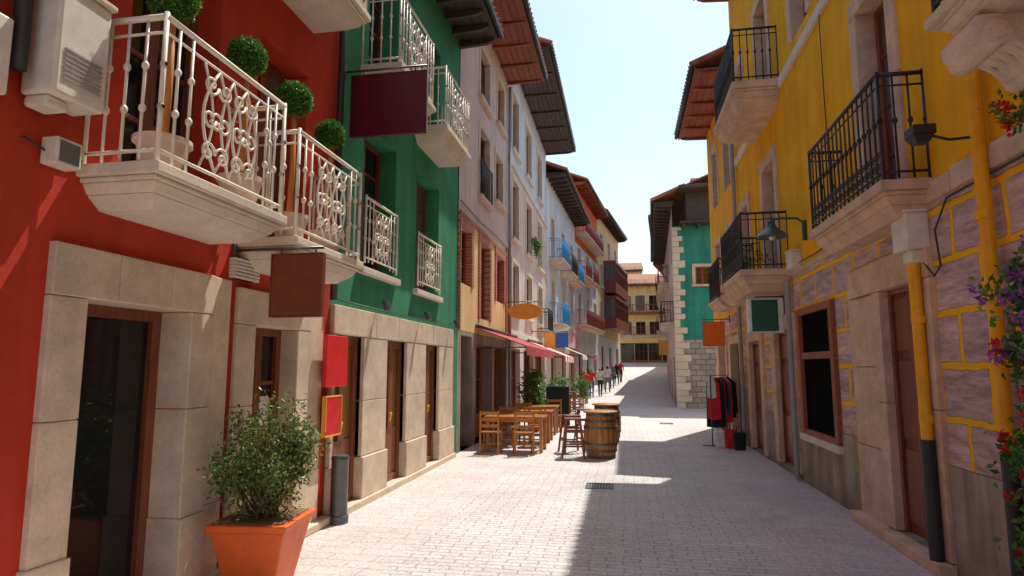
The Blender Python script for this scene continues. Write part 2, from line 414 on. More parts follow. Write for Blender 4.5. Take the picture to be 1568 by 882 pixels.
def railing_path(o, f, pts, z0, z1, mat, style, name='railing', r=.011):
    p = o.part(name, mat, f, smooth=True)
    for a, b in zip(pts[:-1], pts[1:]):
        L = math.hypot(b[0]-a[0], b[1]-a[1])
        lerp = lambda t: (a[0]+(b[0]-a[0])*t, a[1]+(b[1]-a[1])*t)
        A, B = lerp(0), lerp(1)
        q = o.part(name+'_rails', mat, f)
        for zz, rr in ((z1, .021), (z1-.11, .010), (z0+.06, .013)):
            p.tube([(*A, zz), (*B, zz)], rr, 6)
        front = abs(b[1]-a[1]) < 1e-6
        n = max(2, int(L/.125))
        for i in range(n+1):
            t = i/n; x = lerp(t)
            if style == 'scroll' and front and .27 < t < .73: continue
            p.tube([(*x, z0+.0), (*x, z1)], r, 5)
            if style == 'scroll':
                for zz in (z0+(z1-z0)*.36, z0+(z1-z0)*.66):
                    p.tube([(*x, zz-.03), (*x, zz-.012), (*x, zz+.012), (*x, zz+.03)], [r, r*2.1, r*2.1, r], 6)
            if style == 'black':
                zz = z0+(z1-z0)*.55
                p.tube([(*x, zz-.035), (*x, zz-.012), (*x, zz+.012), (*x, zz+.035)], [r, r*2.2, r*2.2, r], 6)
                if front and i < n:
                    c = (x[0]+lerp((i+1)/n)[0])/2
                    p.tube(spiral(c, z0+.14, x[1], .055, .015, math.pi/2, 1.4, 10), .007, 5)
                    p.tube(spiral(c, z0+.24, x[1], .045, .015, -math.pi/2, 1.4, 10), .007, 5)
        if style == 'scroll' and front:
            cells = 2 if L > 1.2 else 1
            w = L*.46/cells
            for k in range(cells):
                motif(p, A[0]+(B[0]-A[0])*(.27+.46*(k+.5)/cells), A[1], z0+.08, z1-.12, w*1.0)
    for x in pts:
        p.tube([(*x, z0-.02), (*x, z1+.03)], .017, 6)
def balcony(o, f, s0, s1, proj, zt, h=1.0, mat='iron_w', style='scroll', slabmat='stonew', thick=.27, inset=.05):
    p = o.part('balcony_slabs_'+slabmat, slabmat, f, bevel=.012)
    t = thick
    p.box(s0, s1, -.05, proj, zt-t*.3, zt)
    p.box(s0+.035, s1-.035, -.05, proj-.035, zt-t*.42, zt-t*.3-.001)
    a, b = zt-t*.42-.001, zt-t
    m_ = a+(b-a)*.45
    for (i0, i1, za, zb_) in ((.055, .12, a, m_), (.10, .26, m_-.001, b)):
        v = [(s0+i0, -.05, za), (s1-i0, -.05, za), (s1-i0, proj-i0, za), (s0+i0, proj-i0, za), (s0+i1*.8, -.05, zb_), (s1-i1*.8, -.05, zb_), (s1-i1*.8, proj-i1*.8, zb_), (s0+i1*.8, proj-i1*.8, zb_)]
        p.add(v, [(0, 1, 2, 3), (7, 6, 5, 4), (0, 4, 5, 1), (1, 5, 6, 2), (2, 6, 7, 3), (3, 7, 4, 0)])
    i = inset
    railing_path(o, f, [(s0+i, 0), (s0+i, proj-i), (s1-i, proj-i), (s1-i, 0)], zt+.02, zt+h, mat, style, 'railing_'+mat)

# ------------------------------------------------------------------ terrain & street
def gz(y):
    if y < 34: return 0
    t = (y-34); return min(2.6, .0011*t*t+.012*t) if y < 76 else 2.4
o = Obj('ground', (0, 0, 0)); p = o.part('ground_sheet', 'earth')
ys = [-80, -20, 0, 20, 34]+list(range(37, 77, 3))+[77, 90, 130, 200, 400, 900]
for a, b in zip(ys[:-1], ys[1:]):
    p.quad((-600, a, gz(a)-.004), (600, a, gz(a)-.004), (600, b, gz(b)-.004), (-600, b, gz(b)-.004))
o = Obj('street_paving'); p = o.part('paving_sheet', 'pave')
ys = [-8, 0, 10, 20, 29, 34]+list(range(36, 79, 2))
for a, b in zip(ys[:-1], ys[1:]):
    x0, x1 = -6.0, (5.2 if a < 20 else 7.5)
    p.quad((x0, a, gz(a)), (x1, a, gz(a)), (x1, b, gz(b)), (x0, b, gz(b)))
def manhole(x, y):
    o = Obj('manhole_cover', (x, y, 0)); p = o.part('frame', 'metal', bevel=.003)
    p.box(x-.22, x+.2, y-.22, y-.18, .003, .012); p.box(x-.22, x+.2, y+.18, y+.22, .003, .012); p.box(x-.22, x-.18, y-.18, y+.18, .003, .012); p.box(x+.16, x+.2, y-.18, y+.18, .003, .012)
    g = o.part('grate', 'pipe_k')
    for i in range(8): g.box(x-.17+i*.042, x-.145+i*.042, y-.175, y+.175, .003, .009)
manhole(-.4, 9.9); manhole(1.3, 21)

# ------------------------------------------------------------------ LEFT: red building
o = Obj('red_building', (XL, 1, 0))
holes = [(3.53, 4.55, .02, 2.25), (5.45, 6.25, .02, 2.2), (3.75, 4.75, 3.12, 5.35), (5.35, 6.3, 3.0, 5.1), (3.75, 4.75, 6.1, 8.1), (5.35, 6.3, 6.0, 8.1), (.6, 2.2, .02, 2.25), (.6, 1.6, 3.1, 5.3)]
wall(o, 'facade', 'red', FL, -7, 7.05, -.5, 9.3, holes, .38)
shell(o, 'red', FL, -7, 7.05, 9.3)
surround(o, 'stone', FL, 3.53, 4.55, 0, 2.25, .27, .05, lint=.33, back=-.37, base=.62, pname='stone_portal')
p = o.part('stone_portal', 'stone', FL, bevel=.01); p.box(4.826, 5.06, -.05, .045, 0, .66); p.box(4.826, 5.06, -.05, .04, .662, 2.575)
surround(o, 'stone', FL, 5.45, 6.25, 0, 2.2, .28, .05, lint=.33, back=-.37, base=.62, pname='stone_portal2')
p = o.part('stone_portal2', 'stone', FL, bevel=.01); p.box(6.54, 6.84, -.05, .045, 0, .66); p.box(6.535, 6.84, -.05, .04, .662, 2.525)
surround(o, 'stone', FL, .6, 2.2, 0, 2.25, .3, .05, lint=.33, back=-.37, base=.62, pname='stone_portal3')
window(o, FL, 3.53, 4.55, .02, 2.25, -.3, cols=1, rows=1, fw=.09, glass='glass')
window(o, FL, .6, 2.2, .02, 2.25, -.3, cols=1, rows=1, fw=.09, glass='glass')
window(o, FL, 5.45, 6.25, .02, 2.2, -.22, cols=2, rows=3, fw=.08, glass='glass', panel=.5)
q = o.part('window_posters', 'sgn_wh', FL); q.box(5.93, 6.12, -.196, -.192, 1.2, 1.5)
q = o.part('window_posters_red', 'sgn_red', FL); q.box(5.93, 6.12, -.196, -.192, .75, 1.15)
for h in holes[2:6]+holes[7:]: window(o, FL, *h, n=-.3, cols=2, rows=4, fw=.08)
balcony(o, FL, 3.4, 4.98, .6, 3.12)
balcony(o, FL, 5.12, 6.6, .62, 2.98)
balcony(o, FL, 3.4, 4.98, .6, 6.05); balcony(o, FL, 5.12, 6.6, .62, 5.95)
eave(o, FL, -7, 7.0, 9.3, .55)
p = o.part('base_step', 'stone', FL, bevel=.015); p.box(4.58, 7.05, -.1, .13, 0, .09)
p = o.part('downpipe', 'pipe_k', FL, smooth=True); p.tube([(6.98, .08, 2.6), (6.98, .08, 9.1)], .045, 8)
p.tube([(2.86, .1, 3.5), (2.86, .1, 9.1)], .045, 8)
p = o.part('cables', 'pipe_k', FL, smooth=True)
p.tube([(3.0, .02, 3.16), (3.15, .06, 3.1), (3.3, .03, 3.17), (3.42, .02, 3.14)], .008, 5)

# ------------------------------------------------------------------ LEFT: green building
o = Obj('green_building', (XL, 10, 0))
gd = [(7.15, 8.0, .08, 2.2), (8.85, 9.7, .08, 2.2), (10.7, 11.5, .08, 2.2)]
gw = [(7.9, 9.15, 3.15, 5.2), (10.15, 11.5, 3.12, 5.25)]
gu = [(7.95, 9.1, 6.0, 8.0), (10.2, 11.45, 6.0, 8.0)]
GH = 9.1
wall(o, 'facade', 'green', FL, 7.05, 13.0, -.5, GH, gd+gw+gu, .38, n=.002)
shell(o, 'green', FL, 7.05, 13.0, GH)
P = o.part('stone_piers', 'stone', FL, bevel=.01)
edges = [7.07, 7.15, 8.0, 8.85, 9.7, 10.7, 11.5, 12.5]
for a, b in zip(edges[0::2], edges[1::2]):
    P.box(a-(.02 if a > 7.1 else 0), b+.02, -.36, .085, .09, .62)
    zz = [.625, 1.35, 2.198]
    for i in range(2): P.box(a, b+(.006 if b < 12 else 0), -.36, .05, zz[i]+.003, zz[i+1])
ls = [7.07, 8.4, 9.3, 10.2, 11.1, 12.5]
for a, b in zip(ls[:-1], ls[1:]): P.box(a+.002, b-.002, -.36, .056, 2.202, 2.56)
P.box(7.05, 12.55, -.1, .12, -.05, .088)
for h in gd: window(o, FL, *h, n=-.11, cols=2, rows=1, fw=.11, glass='doorglass', panel=.8)
k = o.part('door_handles', 'sgn_ye', FL, smooth=True)
for h in gd: k.tube([(h[0]+.33, -.02, 1.0), (h[0]+.33, .0, 1.12)], .02, 6)
for h in gw+gu: window(o, FL, *h, n=-.33, cols=2, rows=4, fw=.075)
s_ = o.part('stone_sills', 'stonew', FL, bevel=.01)
for h in gw: s_.box(h[0]-.1, h[1]+.1, -.33, .09, h[2]-.09, h[2]+.003)
for h in gw: railing_path(o, FL, [(h[0]+.02, .05), (h[1]-.02, .05)], h[2]+.08, h[2]+.98, 'iron_w', 'scroll', 'window_guard')
balcony(o, FL, 7.7, 9.3, .6, 5.95, 1.05); balcony(o, FL, 9.95, 11.65, .6, 5.95, 1.05)
eave(o, FL, 7.0, 13.0, GH, .85, step=.6)
P = o.part('spotlights', 'metal', FL, smooth='auto')
for s in (8.4, 10.3, 12.2):
    P.tube([(s, .05, 2.66), (s, .16, 2.7)], .012, 5); P.tube([(s, .17, 2.74), (s, .22, 2.6)], .05, 8)
p = o.part('cables', 'pipe_k', FL, smooth=True)
p.tube([(7.1, .03, 2.63), (9, .02, 2.61), (11, .03, 2.64), (12.8, .02, 2.62), (12.85, .02, 4.5), (12.9, .02, 8.9)], .009, 5)

# ------------------------------------------------------------------ LEFT: beige & brick building
o = Obj('beige_brick_building', (XL, 16, 0))
bh = [(13.3, 14.3, 0, 2.5), (14.7, 16.6, 0, 2.35), (16.9, 18.6, 0, 2.35)]
bm_ = [(13.15, 14.15, 3.65, 4.95), (15.1, 16.2, 3.0, 4.95), (17.1, 18.2, 3.65, 4.95)]
bu = [(14.95, 16.1, 6.1, 7.9), (16.95, 18.0, 6.5, 7.9), (14.95, 16.1, 8.7, 10.1), (17.2, 18.2, 8.9, 10.3)]
wall(o, 'lower_facade', 'beige', FL, 13.0, 18.9, 2.6, 5.25, bh+bm_, .25)
wall(o, 'ground_storey', 'grey', FL, 13.0, 18.9, -.5, 2.6, bh, .4, n=-.003)
wall(o, 'upper_facade', 'mauve', FL, 13.0, 18.9, 5.25, 10.9, bu, .25)
shell(o, 'mauve', FL, 13.0, 18.9, 10.9)
for h in bm_: surround(o, 'brick', FL, *h, w=.2, n=.03, pname='brick_surrounds'); window(o, FL, *h, n=-.2, mat='iron_br', cols=2, rows=3)
for h in bu: surround(o, 'stone', FL, *h, w=.12, n=.025, sill=True); window(o, FL, *h, n=-.2, cols=2, rows=3)
for h in bh: window(o, FL, *h, n=-.35, cols=3, rows=2, mat='wood_or', panel=.6, glass='glass')
p = o.part('brick_pilasters', 'brick', FL); p.box(13.01, 13.06, -.05, .05, 2.6, 5.2); p.box(18.5, 18.88, -.05, .04, 2.6, 5.4); p.box(13.07, 18.49, -.05, .035, 4.96+.2, 5.25)
railing_path(o, FL, [(14.9, .08), (16.15, .08)], 6.15, 7.0, 'iron_b', 'bars', 'window_guard')
eave(o, FL, 13.0, 18.95, 10.9, 1.15, 'wood_rd', 1.15, rh=.45)
p = o.part('downpipe', 'pipe_g', FL, smooth=True); p.tube([(18.8, .08, .1), (18.8, .08, 10.7)], .05, 8)
p = o.part('cables', 'pipe_k', FL, smooth=True); p.tube([(13.05, .03, 5.45), (15, .02, 5.42), (17, .03, 5.46), (18.85, .02, 5.43)], .01, 5)

# ------------------------------------------------------------------ LEFT: mauve / pale
o = Obj('pale_blue_building', (XL, 24, 0))
ms = [(19.7, 20.9), (22.6, 24.0), (25.8, 27.2)]
mh = [(a, b, z0, z1) for a, b in ms for z0, z1 in ((3.6, 5.2), (6.0, 8.0), (9.0, 11.0))]
mg = [(19.4, 21.2, 0, 2.4), (22, 24.4, 0, 2.4), (25, 28, 0, 2.4)]
wall(o, 'lower_facade', 'mauve', FL, 18.9, 29, -.5, 8.4, mh+mg, .25)
wall(o, 'upper_facade', 'pale', FL, 18.9, 29, 8.4, 12.0, mh, .25)
shell(o, 'pale', FL, 18.9, 29, 12.0)
p = o.part('string_course', 'stonew', FL, bevel=.01); p.box(18.92, 29, -.02, .06, 8.34, 8.5); p.box(18.92, 29, -.02, .06, 2.75, 2.95)
for h in mh: surround(o, 'stonew', FL, *h, w=.14, n=.03, sill=True); window(o, FL, *h, n=-.2)
for h in mg: window(o, FL, *h, n=-.22, cols=4, rows=2, panel=.5, glass='glass')
eave(o, FL, 18.95, 29.0, 12.0, 1.3, 'wood_dk', 1.6, rh=.5)
balcony(o, FL, 25.6, 27.4, .5, 3.3, .9, 'iron_b', 'bars', 'stone', .2)

# ------------------------------------------------------------------ generic town house
def house(name, P0, P1, side, H, z0, lower, upper, zs, bays, eavemat, over, winmat='wood_br', split=None, balc=(), ground=True, D=6, bw=1.1):
    f, L = frame(P0, P1, side)
    o = Obj(name, ((P0[0]+P1[0])/2, (P0[1]+P1[1])/2, z0))
    hh = []
    for i in range(bays):
        c = L*(i+.5)/bays
        for a, b in zs: hh.append((c-bw/2, c+bw/2, a, b))
    gg = [(L*(i+.5)/bays-bw*.7, L*(i+.5)/bays+bw*.7, z0-.2, z0+2.3) for i in range(bays)] if ground else []
    split = split or z0+3
    wall(o, 'lower_facade', lower, f, 0, L, z0-2, split, hh+gg, .25)
    wall(o, 'upper_facade', upper, f, 0, L, split, H, hh+gg, .25)
    shell(o, upper, f, 0, L, H, D, z0-2)
    for h in hh: surround(o, 'stonew', f, *h, w=.12, n=.03, sill=True); window(o, f, *h, n=-.2, mat=winmat)
    for h in gg: window(o, f, *h, n=-.22, cols=3, rows=2, panel=.5, glass='glass')
    eave(o, f, -.05, L+.05, H, over, eavemat, .7, depth=D)
    for s0, s1, z, m, st in balc: balcony(o, f, s0, s1, .7, z, 1.0, m, st, 'stone', .2)
    return o, f, L
house('white_building', (-3.5, 29.02), (-3.0, 40), 1, 11.0, 0, 'mauve', 'white', [(4.0, 6.0), (7.1, 9.2)], 3, 'wood_dk', .9,
      balc=[(.6, 3.4, 7.0, 'iron_blue', 'bars'), (.6, 3.4, 3.85, 'iron_blue', 'bars'), (4.4, 6.9, 6.9, 'iron_b', 'bars'), (7.8, 10.4, 6.9, 'iron_blue', 'bars')])
house('red_orange_building', (-3.0, 40.02), (-1.95, 50), 1, 13.8, .4, 'white', 'orange', [(4.6, 6.6), (7.8, 9.7), (10.7, 12.4)], 3, 'wood_rd', .8, split=9.9,
      balc=[(.4, 3.0, 7.7, 'iron_br', 'bars'), (3.6, 6.3, 7.7, 'iron_br', 'bars'), (.4, 9, 4.5, 'iron_br', 'bars'), (.4, 9, 10.6, 'iron_br', 'bars')])
o, f, L = house('red_gallery_building', (-1.95, 50.02), (-.35, 62), 1, 14.2, 1.2, 'white', 'cream', [(5.4, 7.2), (8.4, 10.2), (11.2, 12.8)], 3, 'wood_dk', .8)
p = o.part('glazed_gallery', 'iron_br', f, bevel=.02); g = o.part('gallery_glass', 'glass2', f)
for z in (5.0, 8.0):
    p.box(3.0, 11.0, .0, 1.0, z, z+.9); p.box(2.95, 11.05, 0, 1.05, z+2.5, z+2.75)
    g.box(3.05, 10.95, .0, .93, z+.9, z+2.5)
    for i in range(13): p.box(3.0+i*7.9/12, 3.1+i*7.9/12, .9, 1.0, z+.9, z+2.5)
    for i in range(3): p.box(2.99, 3.08, i*.45, i*.45+.08, z+.9, z+2.5)
    p.box(3.0, 11.0, .94, .99, z+1.95, z+2.02)

# ------------------------------------------------------------------ END buildings
o, f, L = house('cream_building', (-3.5, 75), (7.5, 75), 1, 11.3, 2.3, 'cream', 'cream', [(5.6, 7.1), (8.4, 10.2)], 7, 'wood_rd', 1.0, balc=[(4.2, 8.0, 5.45, 'iron_br', 'bars'), (1.0, 3.4, 5.45, 'iron_br', 'bars')])
p = o.part('stone_band', 'stonew', f, bevel=.02); p.box(0, L, 0, .12, 5.1, 5.35)
p = o.part('dark_timber_gallery', 'wood_br', f, bevel=.02); p.box(2.2, 9.4, .05, .9, 7.9, 8.15)
for i in range(10): p.box(2.2+i*.78, 2.3+i*.78, .75, .85, 8.15, 9.0)
p.box(2.2, 9.4, .74, .86, 9.0, 9.08)
o, f, L = house('distant_house', (-6, 96), (3.0, 96), 1, 16.2, 2.4, 'mauve', 'cream', [(8.5, 10.2), (12.5, 14.3)], 4, 'wood_dk', 1.0)

# ------------------------------------------------------------------ RIGHT: yellow building
o = Obj('yellow_building', (XR, 5, 0))
D1 = (6.4, 7.35, .12, 2.62); W1 = (9.0, 10.6, .8, 2.6); D2 = (11.2, 12.3, .1, 2.45); D3 = (13.6, 14.7, .05, 2.35)
up = [(6.7, 7.5, 3.5, 5.9), (11.75, 12.7, 3.45, 5.6), (14.2, 15.0, 3.6, 5.4), (6.7, 7.5, 7.0, 9.2), (11.75, 12.7, 6.85, 8.9), (2.6, 3.5, 3.9, 6.0), (9.3, 10.1, 7.0, 9.0), (2.6, 3.5, 7, 9.1), (14.2, 15.0, 7.0, 8.7)]
holes = [D1, W1, D2, D3]+up
RH = 11.1
wall(o, 'grey_base', 'grey', FR, -7, 15.5, -.5, .95, holes, .3, n=.012)
wall(o, 'marble_block_facade', 'marble', FR, -7, 15.5, .95, 3.3, holes, .3)
wall(o, 'upper_facade', 'yellow', FR, -7, 15.5, 3.3, RH, holes, .3)
shell(o, 'yellow', FR, -7, 15.5, RH)
p = o.part('string_course', 'stonep', FR, bevel=.015)
ss = [-7, 1, 2.2, 3.1, 4.0, 4.6, 5.2, 5.7, 6.2]
for a, b in zip(ss[:-1], ss[1:]): p.box(a+.003, b-.003, -.02, .045, 3.28, 3.46+rnd.random()*.03)
p.box(8.35, 11.05, -.02, .03, 3.3, 3.38); p.box(13.4, 15.5, -.02, .03, 3.3, 3.38)
p = o.part('upper_moulding', 'stonew', FR, bevel=.01); p.box(-7, 11.0, -.02, .05, 6.62, 6.78); p.box(13.4, 15.48, -.02, .05, 6.62, 6.78)
surround(o, 'stonep', FR, *D1, w=.2, n=.05, lint=.34, back=-.28)
p = o.part('stone_surrounds', 'stonep', FR, bevel=.01)
p.box(7.556, 8.3, -.05, .045, 0, .9); p.box(7.556, 8.3, -.05, .04, .905, 1.8); p.box(7.556, 8.3, -.05, .045, 1.805, 2.6); p.box(7.556, 8.3, -.05, .05, 2.622, 2.95)
p.box(6.2, 8.35, -.05, .16, 0, .11)
surround(o, 'stonep', FR, *D2, w=.25, n=.05, lint=.25, back=-.28, pname='stone_surrounds_b')
surround(o, 'stonep', FR, *D3, w=.25, n=.05, lint=.25, back=-.28, pname='stone_surrounds_c')
p = o.part('shop_window_frame', 'wood_rd', FR, bevel=.006)
a, b, c, d = W1
p.box(a-.07, a+.07, -.28, .06, c-.02, d); p.box(b-.07, b+.07, -.28, .06, c-.02, d); p.box(a-.07, b+.07, -.28, .064, d, d+.1)
p.box(a+.07, b-.07, -.28, .04, 1.92, 2.02); p.box(a+.07, b-.07, -.28, .05, c-.02, c+.06)
p = o.part('shop_window_sill', 'stonew', FR, bevel=.01); p.box(a-.12, b+.12, -.1, .08, c-.12, c-.022)
p = o.part('shop_window_glass', 'dark', FR); p.quad((a, .0, c), (b, .0, c), (b, .0, d), (a, .0, d))
p = o.part('panel_doors', 'wood_br', FR, bevel=.01)
for (a, b, c, d) in (D1, D2, D3):
    q0 = .13
    p.box(a, b, -.28+q0, -.22+q0, c, d)
    m = (a+b)/2
    for x0, x1 in ((a+.06, m-.03), (m+.03, b-.06)):
        for z0, z1 in ((c+.12, c+.85), (c+.95, c+1.75), (c+1.85, d-.1)): p.box(x0+.03, x1-.03, -.22+q0, -.195+q0, z0, z1)
    p.box(a, a+.05, -.22+q0, -.17+q0, c, d); p.box(b-.05, b, -.22+q0, -.17+q0, c, d); p.box(a+.05, b-.05, -.22+q0, -.17+q0, d-.06, d); p.box(m-.02, m+.02, -.22+q0, -.18+q0, c, d-.06)
for h in up:
    window(o, FR, *h, n=-.25, cols=2, rows=4, fw=.07, glass='glass2')
    surround(o, 'stonep', FR, *h, w=.2, n=.035, lint=.22, back=-.24, pname='upper_surrounds')
balcony(o, FR, 6.05, 8.35, .44, 3.5, 1.02, 'iron_b', 'black', 'stonep', .32)
balcony(o, FR, 11.05, 13.35, .8, 3.45, .98, 'iron_b', 'black', 'stonep', .36)
balcony(o, FR, 11.05, 13.35, .8, 6.82, .98, 'iron_b', 'black', 'stonep', .42)
balcony(o, FR, 13.9, 15.3, .5, 3.45, .95, 'iron_b', 'black', 'stonep', .26)
balcony(o, FR, 1.6, 4.1, .88, 3.95, 1.0, 'iron_b', 'black', 'stone', .2)
# carved scroll corbels under the near balcony
p = o.part('carved_corbels', 'stone', FR, bevel=.015); r_ = o.part('corbel_volutes', 'stone', FR, smooth='auto')
for s in (3.68, 2.2):
    prof = [(0, 3.76), (.8, 3.76), (.84, 3.70), (.83, 3.63), (.76, 3.58), (.66, 3.59), (.58, 3.55), (.52, 3.47), (.42, 3.44), (.34, 3.46), (.28, 3.40), (.22, 3.28), (.12, 3.20), (0, 3.16)]
    p.prism([(s, n_, z_) for n_, z_ in prof], (.34, 0, 0))
    for n_, z_, rr in ((.72, 3.63, .075), (.44, 3.50, .07), (.16, 3.30, .085)):
        r_.tube([(s-.025, n_, z_), (s+.365, n_, z_)], rr, 14); r_.tube([(s-.04, n_, z_), (s+.38, n_, z_)], rr*.5, 12)
    for k in range(4): r_.tube([(s+.05+.08*k, .80, 3.72), (s+.05+.08*k, .60, 3.555), (s+.05+.08*k, .38, 3.42), (s+.05+.08*k, .12, 3.18)], .02, 6)
eave(o, FR, -7, 15.5, RH, .82, 'wood_rd', .6)
p = o.part('yellow_downpipe', 'pipe_y', FR, smooth='auto')
p.tube([(5.15, .08, 11), (5.15, .08, 1.2)], .05, 10)
p.tube([(6.34, .1, 2.9), (6.34, .1, 1.15)], .052, 10)
for s, z in ((5.15, 2.9), (5.15, 5), (6.34, 2.2), (6.34, 1.3)): p.tube([(s, .09, z), (s, .09, z+.07)], .064, 10)
p = o.part('dark_downpipe', 'pipe_k', FR, smooth='auto'); p.tube([(6.34, .1, 1.15), (6.34, .1, .02)], .06, 10); p.tube([(5.15, .08, 1.2), (5.15, .08, .02)], .055, 10)
p = o.part('grey_downpipe', 'pipe_g', FR, smooth='auto'); p.tube([(10.98, .08, 3.25), (10.98, .08, .02)], .045, 10); p.tube([(15.45, .08, 9), (15.45, .08, .02)], .045, 10)
p = o.part('cables', 'pipe_k', FR, smooth=True)
p.tube([(6.25, .05, 2.75), (6.05, .06, 2.6), (5.95, .05, 2.68), (6.0, .05, 3.0), (5.8, .03, 3.24), (3, .03, 3.27)], .009, 5)
p.tube([(8.4, .05, 3.46), (9.5, .04, 3.42), (11, .04, 3.44)], .009, 5); p.tube([(8.7, .03, 3.4), (8.72, .03, 6.0), (8.68, .03, 11)], .008, 5)

o = Obj('electrical_box', (XR, 6.4, 3)); p = o.part('housing', 'plastic', FR, bevel=.015)
p.box(6.2, 6.52, .0, .2, 2.88, 3.22); p.box(6.18, 6.54, 0, .22, 3.222, 3.25); p.box(6.26, 6.44, .01, .15, 2.76, 2.878)
o = Obj('junction_box', (XR, 9.9, 3.4)); p = o.part('housing', 'plastic', FR, bevel=.015); p.box(10.35, 10.65, 0, .16, 3.35, 3.62); p.box(10.33, 10.67, 0, .18, 3.622, 3.645)

o = Obj('yellow_annex_building', (XR, 18, 0))
hs = [(16.2, 17.1, 3.6, 5.4), (18.3, 19.2, 3.6, 5.4), (16.2, 17.1, 6.5, 8.2), (18.3, 19.2, 6.5, 8.2), (16, 17.3, 0, 2.4), (18.1, 19.4, 0, 2.4)]
wall(o, 'lower_facade', 'marble', FR, 15.5, 20.3, -.5, 3.2, hs, .25); wall(o, 'upper_facade', 'yellow2', FR, 15.5, 20.3, 3.2, 9.2, hs, .25)
shell(o, 'yellow2', FR, 15.5, 20.3, 9.2)
for h in hs[:4]: surround(o, 'stonep', FR, *h, w=.15, n=.03); window(o, FR, *h, n=-.2)
for h in hs[4:]: surround(o, 'stonep', FR, *h, w=.2, n=.04); window(o, FR, *h, n=-.22, glass='glass', panel=.5)
balcony(o, FR, 15.8, 17.6, .5, 3.5, .95, 'iron_b', 'bars', 'stonep', .26)
eave(o, FR, 15.52, 20.4, 9.2, .85, 'wood_rd', .9, rh=.5)

# ------------------------------------------------------------------ RIGHT: teal building etc.
FT, LT = frame((2.3, 29), (8.5, 29), 1)
FT2, LT2 = frame((2.3, 29), (2.95, 45), -1)
o = Obj('teal_building', (3, 30, 0))
wall(o, 'teal_gable', 'teal', FT, 0, LT, 3.0, 8.2, [(.95, 1.6, 5.5, 6.3)], .2)
wall(o, 'stone_base', 'rubble', FT, 0, LT, -1, 3.0, [], .2)
wall(o, 'street_facade', 'mauve', FT2, 0, LT2, -1, 9.2, [(a, a+1.1, z, z+1.7) for a in (2, 5, 8, 11, 13.5) for z in (4.0, 6.8)]+[(a, a+1.6, 0, 2.3) for a in (2, 6, 10)], .25)
for a in (2, 5, 8, 11, 13.5):
    for z in (4.0, 6.8): window(o, FT2, a, a+1.1, z, z+1.7)
for a in (2, 6, 10): window(o, FT2, a, a+1.6, 0, 2.3, glass='glass', panel=.5)
q = o.part('rear_walls', 'teal'); q.box(2.95, 8.5, 29.3, 45, -1, 8.2)
surround(o, 'stone', FT, .95, 1.6, 5.5, 6.3, w=.14, n=.04, sill=True); window(o, FT, .95, 1.6, 5.5, 6.3)
q = o.part('quoins', 'stonew', FT, bevel=.02)
z = 3.02; i = 0
while z < 8.1:
    h = .24+rnd.random()*.12; w = (.42 if i % 2 else .2)+rnd.random()*.12; q.box(-.03, w, -.3, .04, z, min(8.15, z+h-.012)); z += h; i += 1
z = 0; i = 0
while z < 3:
    h = .26+rnd.random()*.1; q.box(-.035, (.55 if i % 2 else .3)+.2*rnd.random(), -.3, .045, z, z+h-.012); z += h; i += 1
eave(o, FT2, -.5, LT2, 9.2, .8, 'wood_dk', .7, depth=6)
q = o.part('dark_gable_timber', 'wood_dk', FT, bevel=.02); q.box(.3, 6, -.2, .7, 8.2, 8.3); q.box(.6, 6, -.1, .3, 8.3, 9.7)
for i in range(9): q.box(.4+i*.65, .52+i*.65, 0, .65, 8.04, 8.198)
q.box(.25, 6.2, -.2, 1.1, 9.7, 9.85)
q = o.part('chimney', 'stonew', FT, bevel=.02); q.box(1.0, 1.35, -.9, -.55, 9.86, 10.5); q.box(.95, 1.4, -.95, -.5, 10.5, 10.6)
balcony(o, FT2, 1.5, 6.5, .6, 3.9, 1, 'iron_b', 'bars', 'stone', .2); balcony(o, FT2, 7.5, 12, .6, 6.6, 1, 'iron_br', 'bars', 'stone', .2)
o, f, L = house('balconied_building', (2.95, 45.02), (3.9, 60), -1, 12.4, .6, 'cream', 'white', [(4.5, 6.3), (7.4, 9.2), (10, 11.6)], 4, 'wood_rd', .9, balc=[(1, 6, 4.4, 'iron_br', 'bars'), (1, 6, 7.3, 'iron_b', 'bars'), (7, 13, 7.3, 'iron_br', 'bars')])
o, f, L = house('ochre_building', (3.9, 60.02), (6.5, 74), -1, 11.4, 1.8, 'cream', 'yellow2', [(5.5, 7.2), (8.2, 10)], 3, 'wood_rd', .9)

# ------------------------------------------------------------------ signs
def hang_sign(name, x0, x1, y, z0, z1, mat, xb, bz=None, body='metal'):
    o = Obj(name, ((x0+x1)/2, y, z0)); p = o.part('panel', mat, bevel=.004); p.box(x0, x1, y-.025, y+.025, z0, z1)
    q = o.part('frame', body, bevel=.003); e = .012
    q.box(x0-e, x0-.001, y-.03, y+.03, z0-e, z1+e); q.box(x1+.001, x1+e, y-.03, y+.03, z0-e, z1+e); q.box(x0, x1, y-.03, y+.03, z1+.001, z1+e); q.box(x0, x1, y-.03, y+.03, z0-e, z0-.001)
    b = o.part('bracket', 'metal', smooth=True)
    xe = x1 if xb < x0 else x0
    zz = bz or z1+.06
    b.tube([(xb, y, zz), (xe, y, zz)], .014, 6)
    for t in (.15, .85): b.tube([(x0+(x1-x0)*t, y, zz), (x0+(x1-x0)*t, y, z1)], .008, 5)
    b.tube([(xb, y, zz-.1), (xb, y, zz+.1)], .03, 6)
    return o
hang_sign('purple_shop_sign', -3.38, -2.38, 7.22, 4.72, 5.52, 'sgn_pur', XL, 5.6, 'sgn_pur')
hang_sign('brown_hanging_sign', -3.1, -2.62, 5.12, 2.25, 2.8, 'sgn_br', XL, 2.86, 'sgn_br')
hang_sign('orange_shop_sign', 2.08, 2.62, 17.3, 2.36, 2.98, 'sgn_or', XR, 3.06)
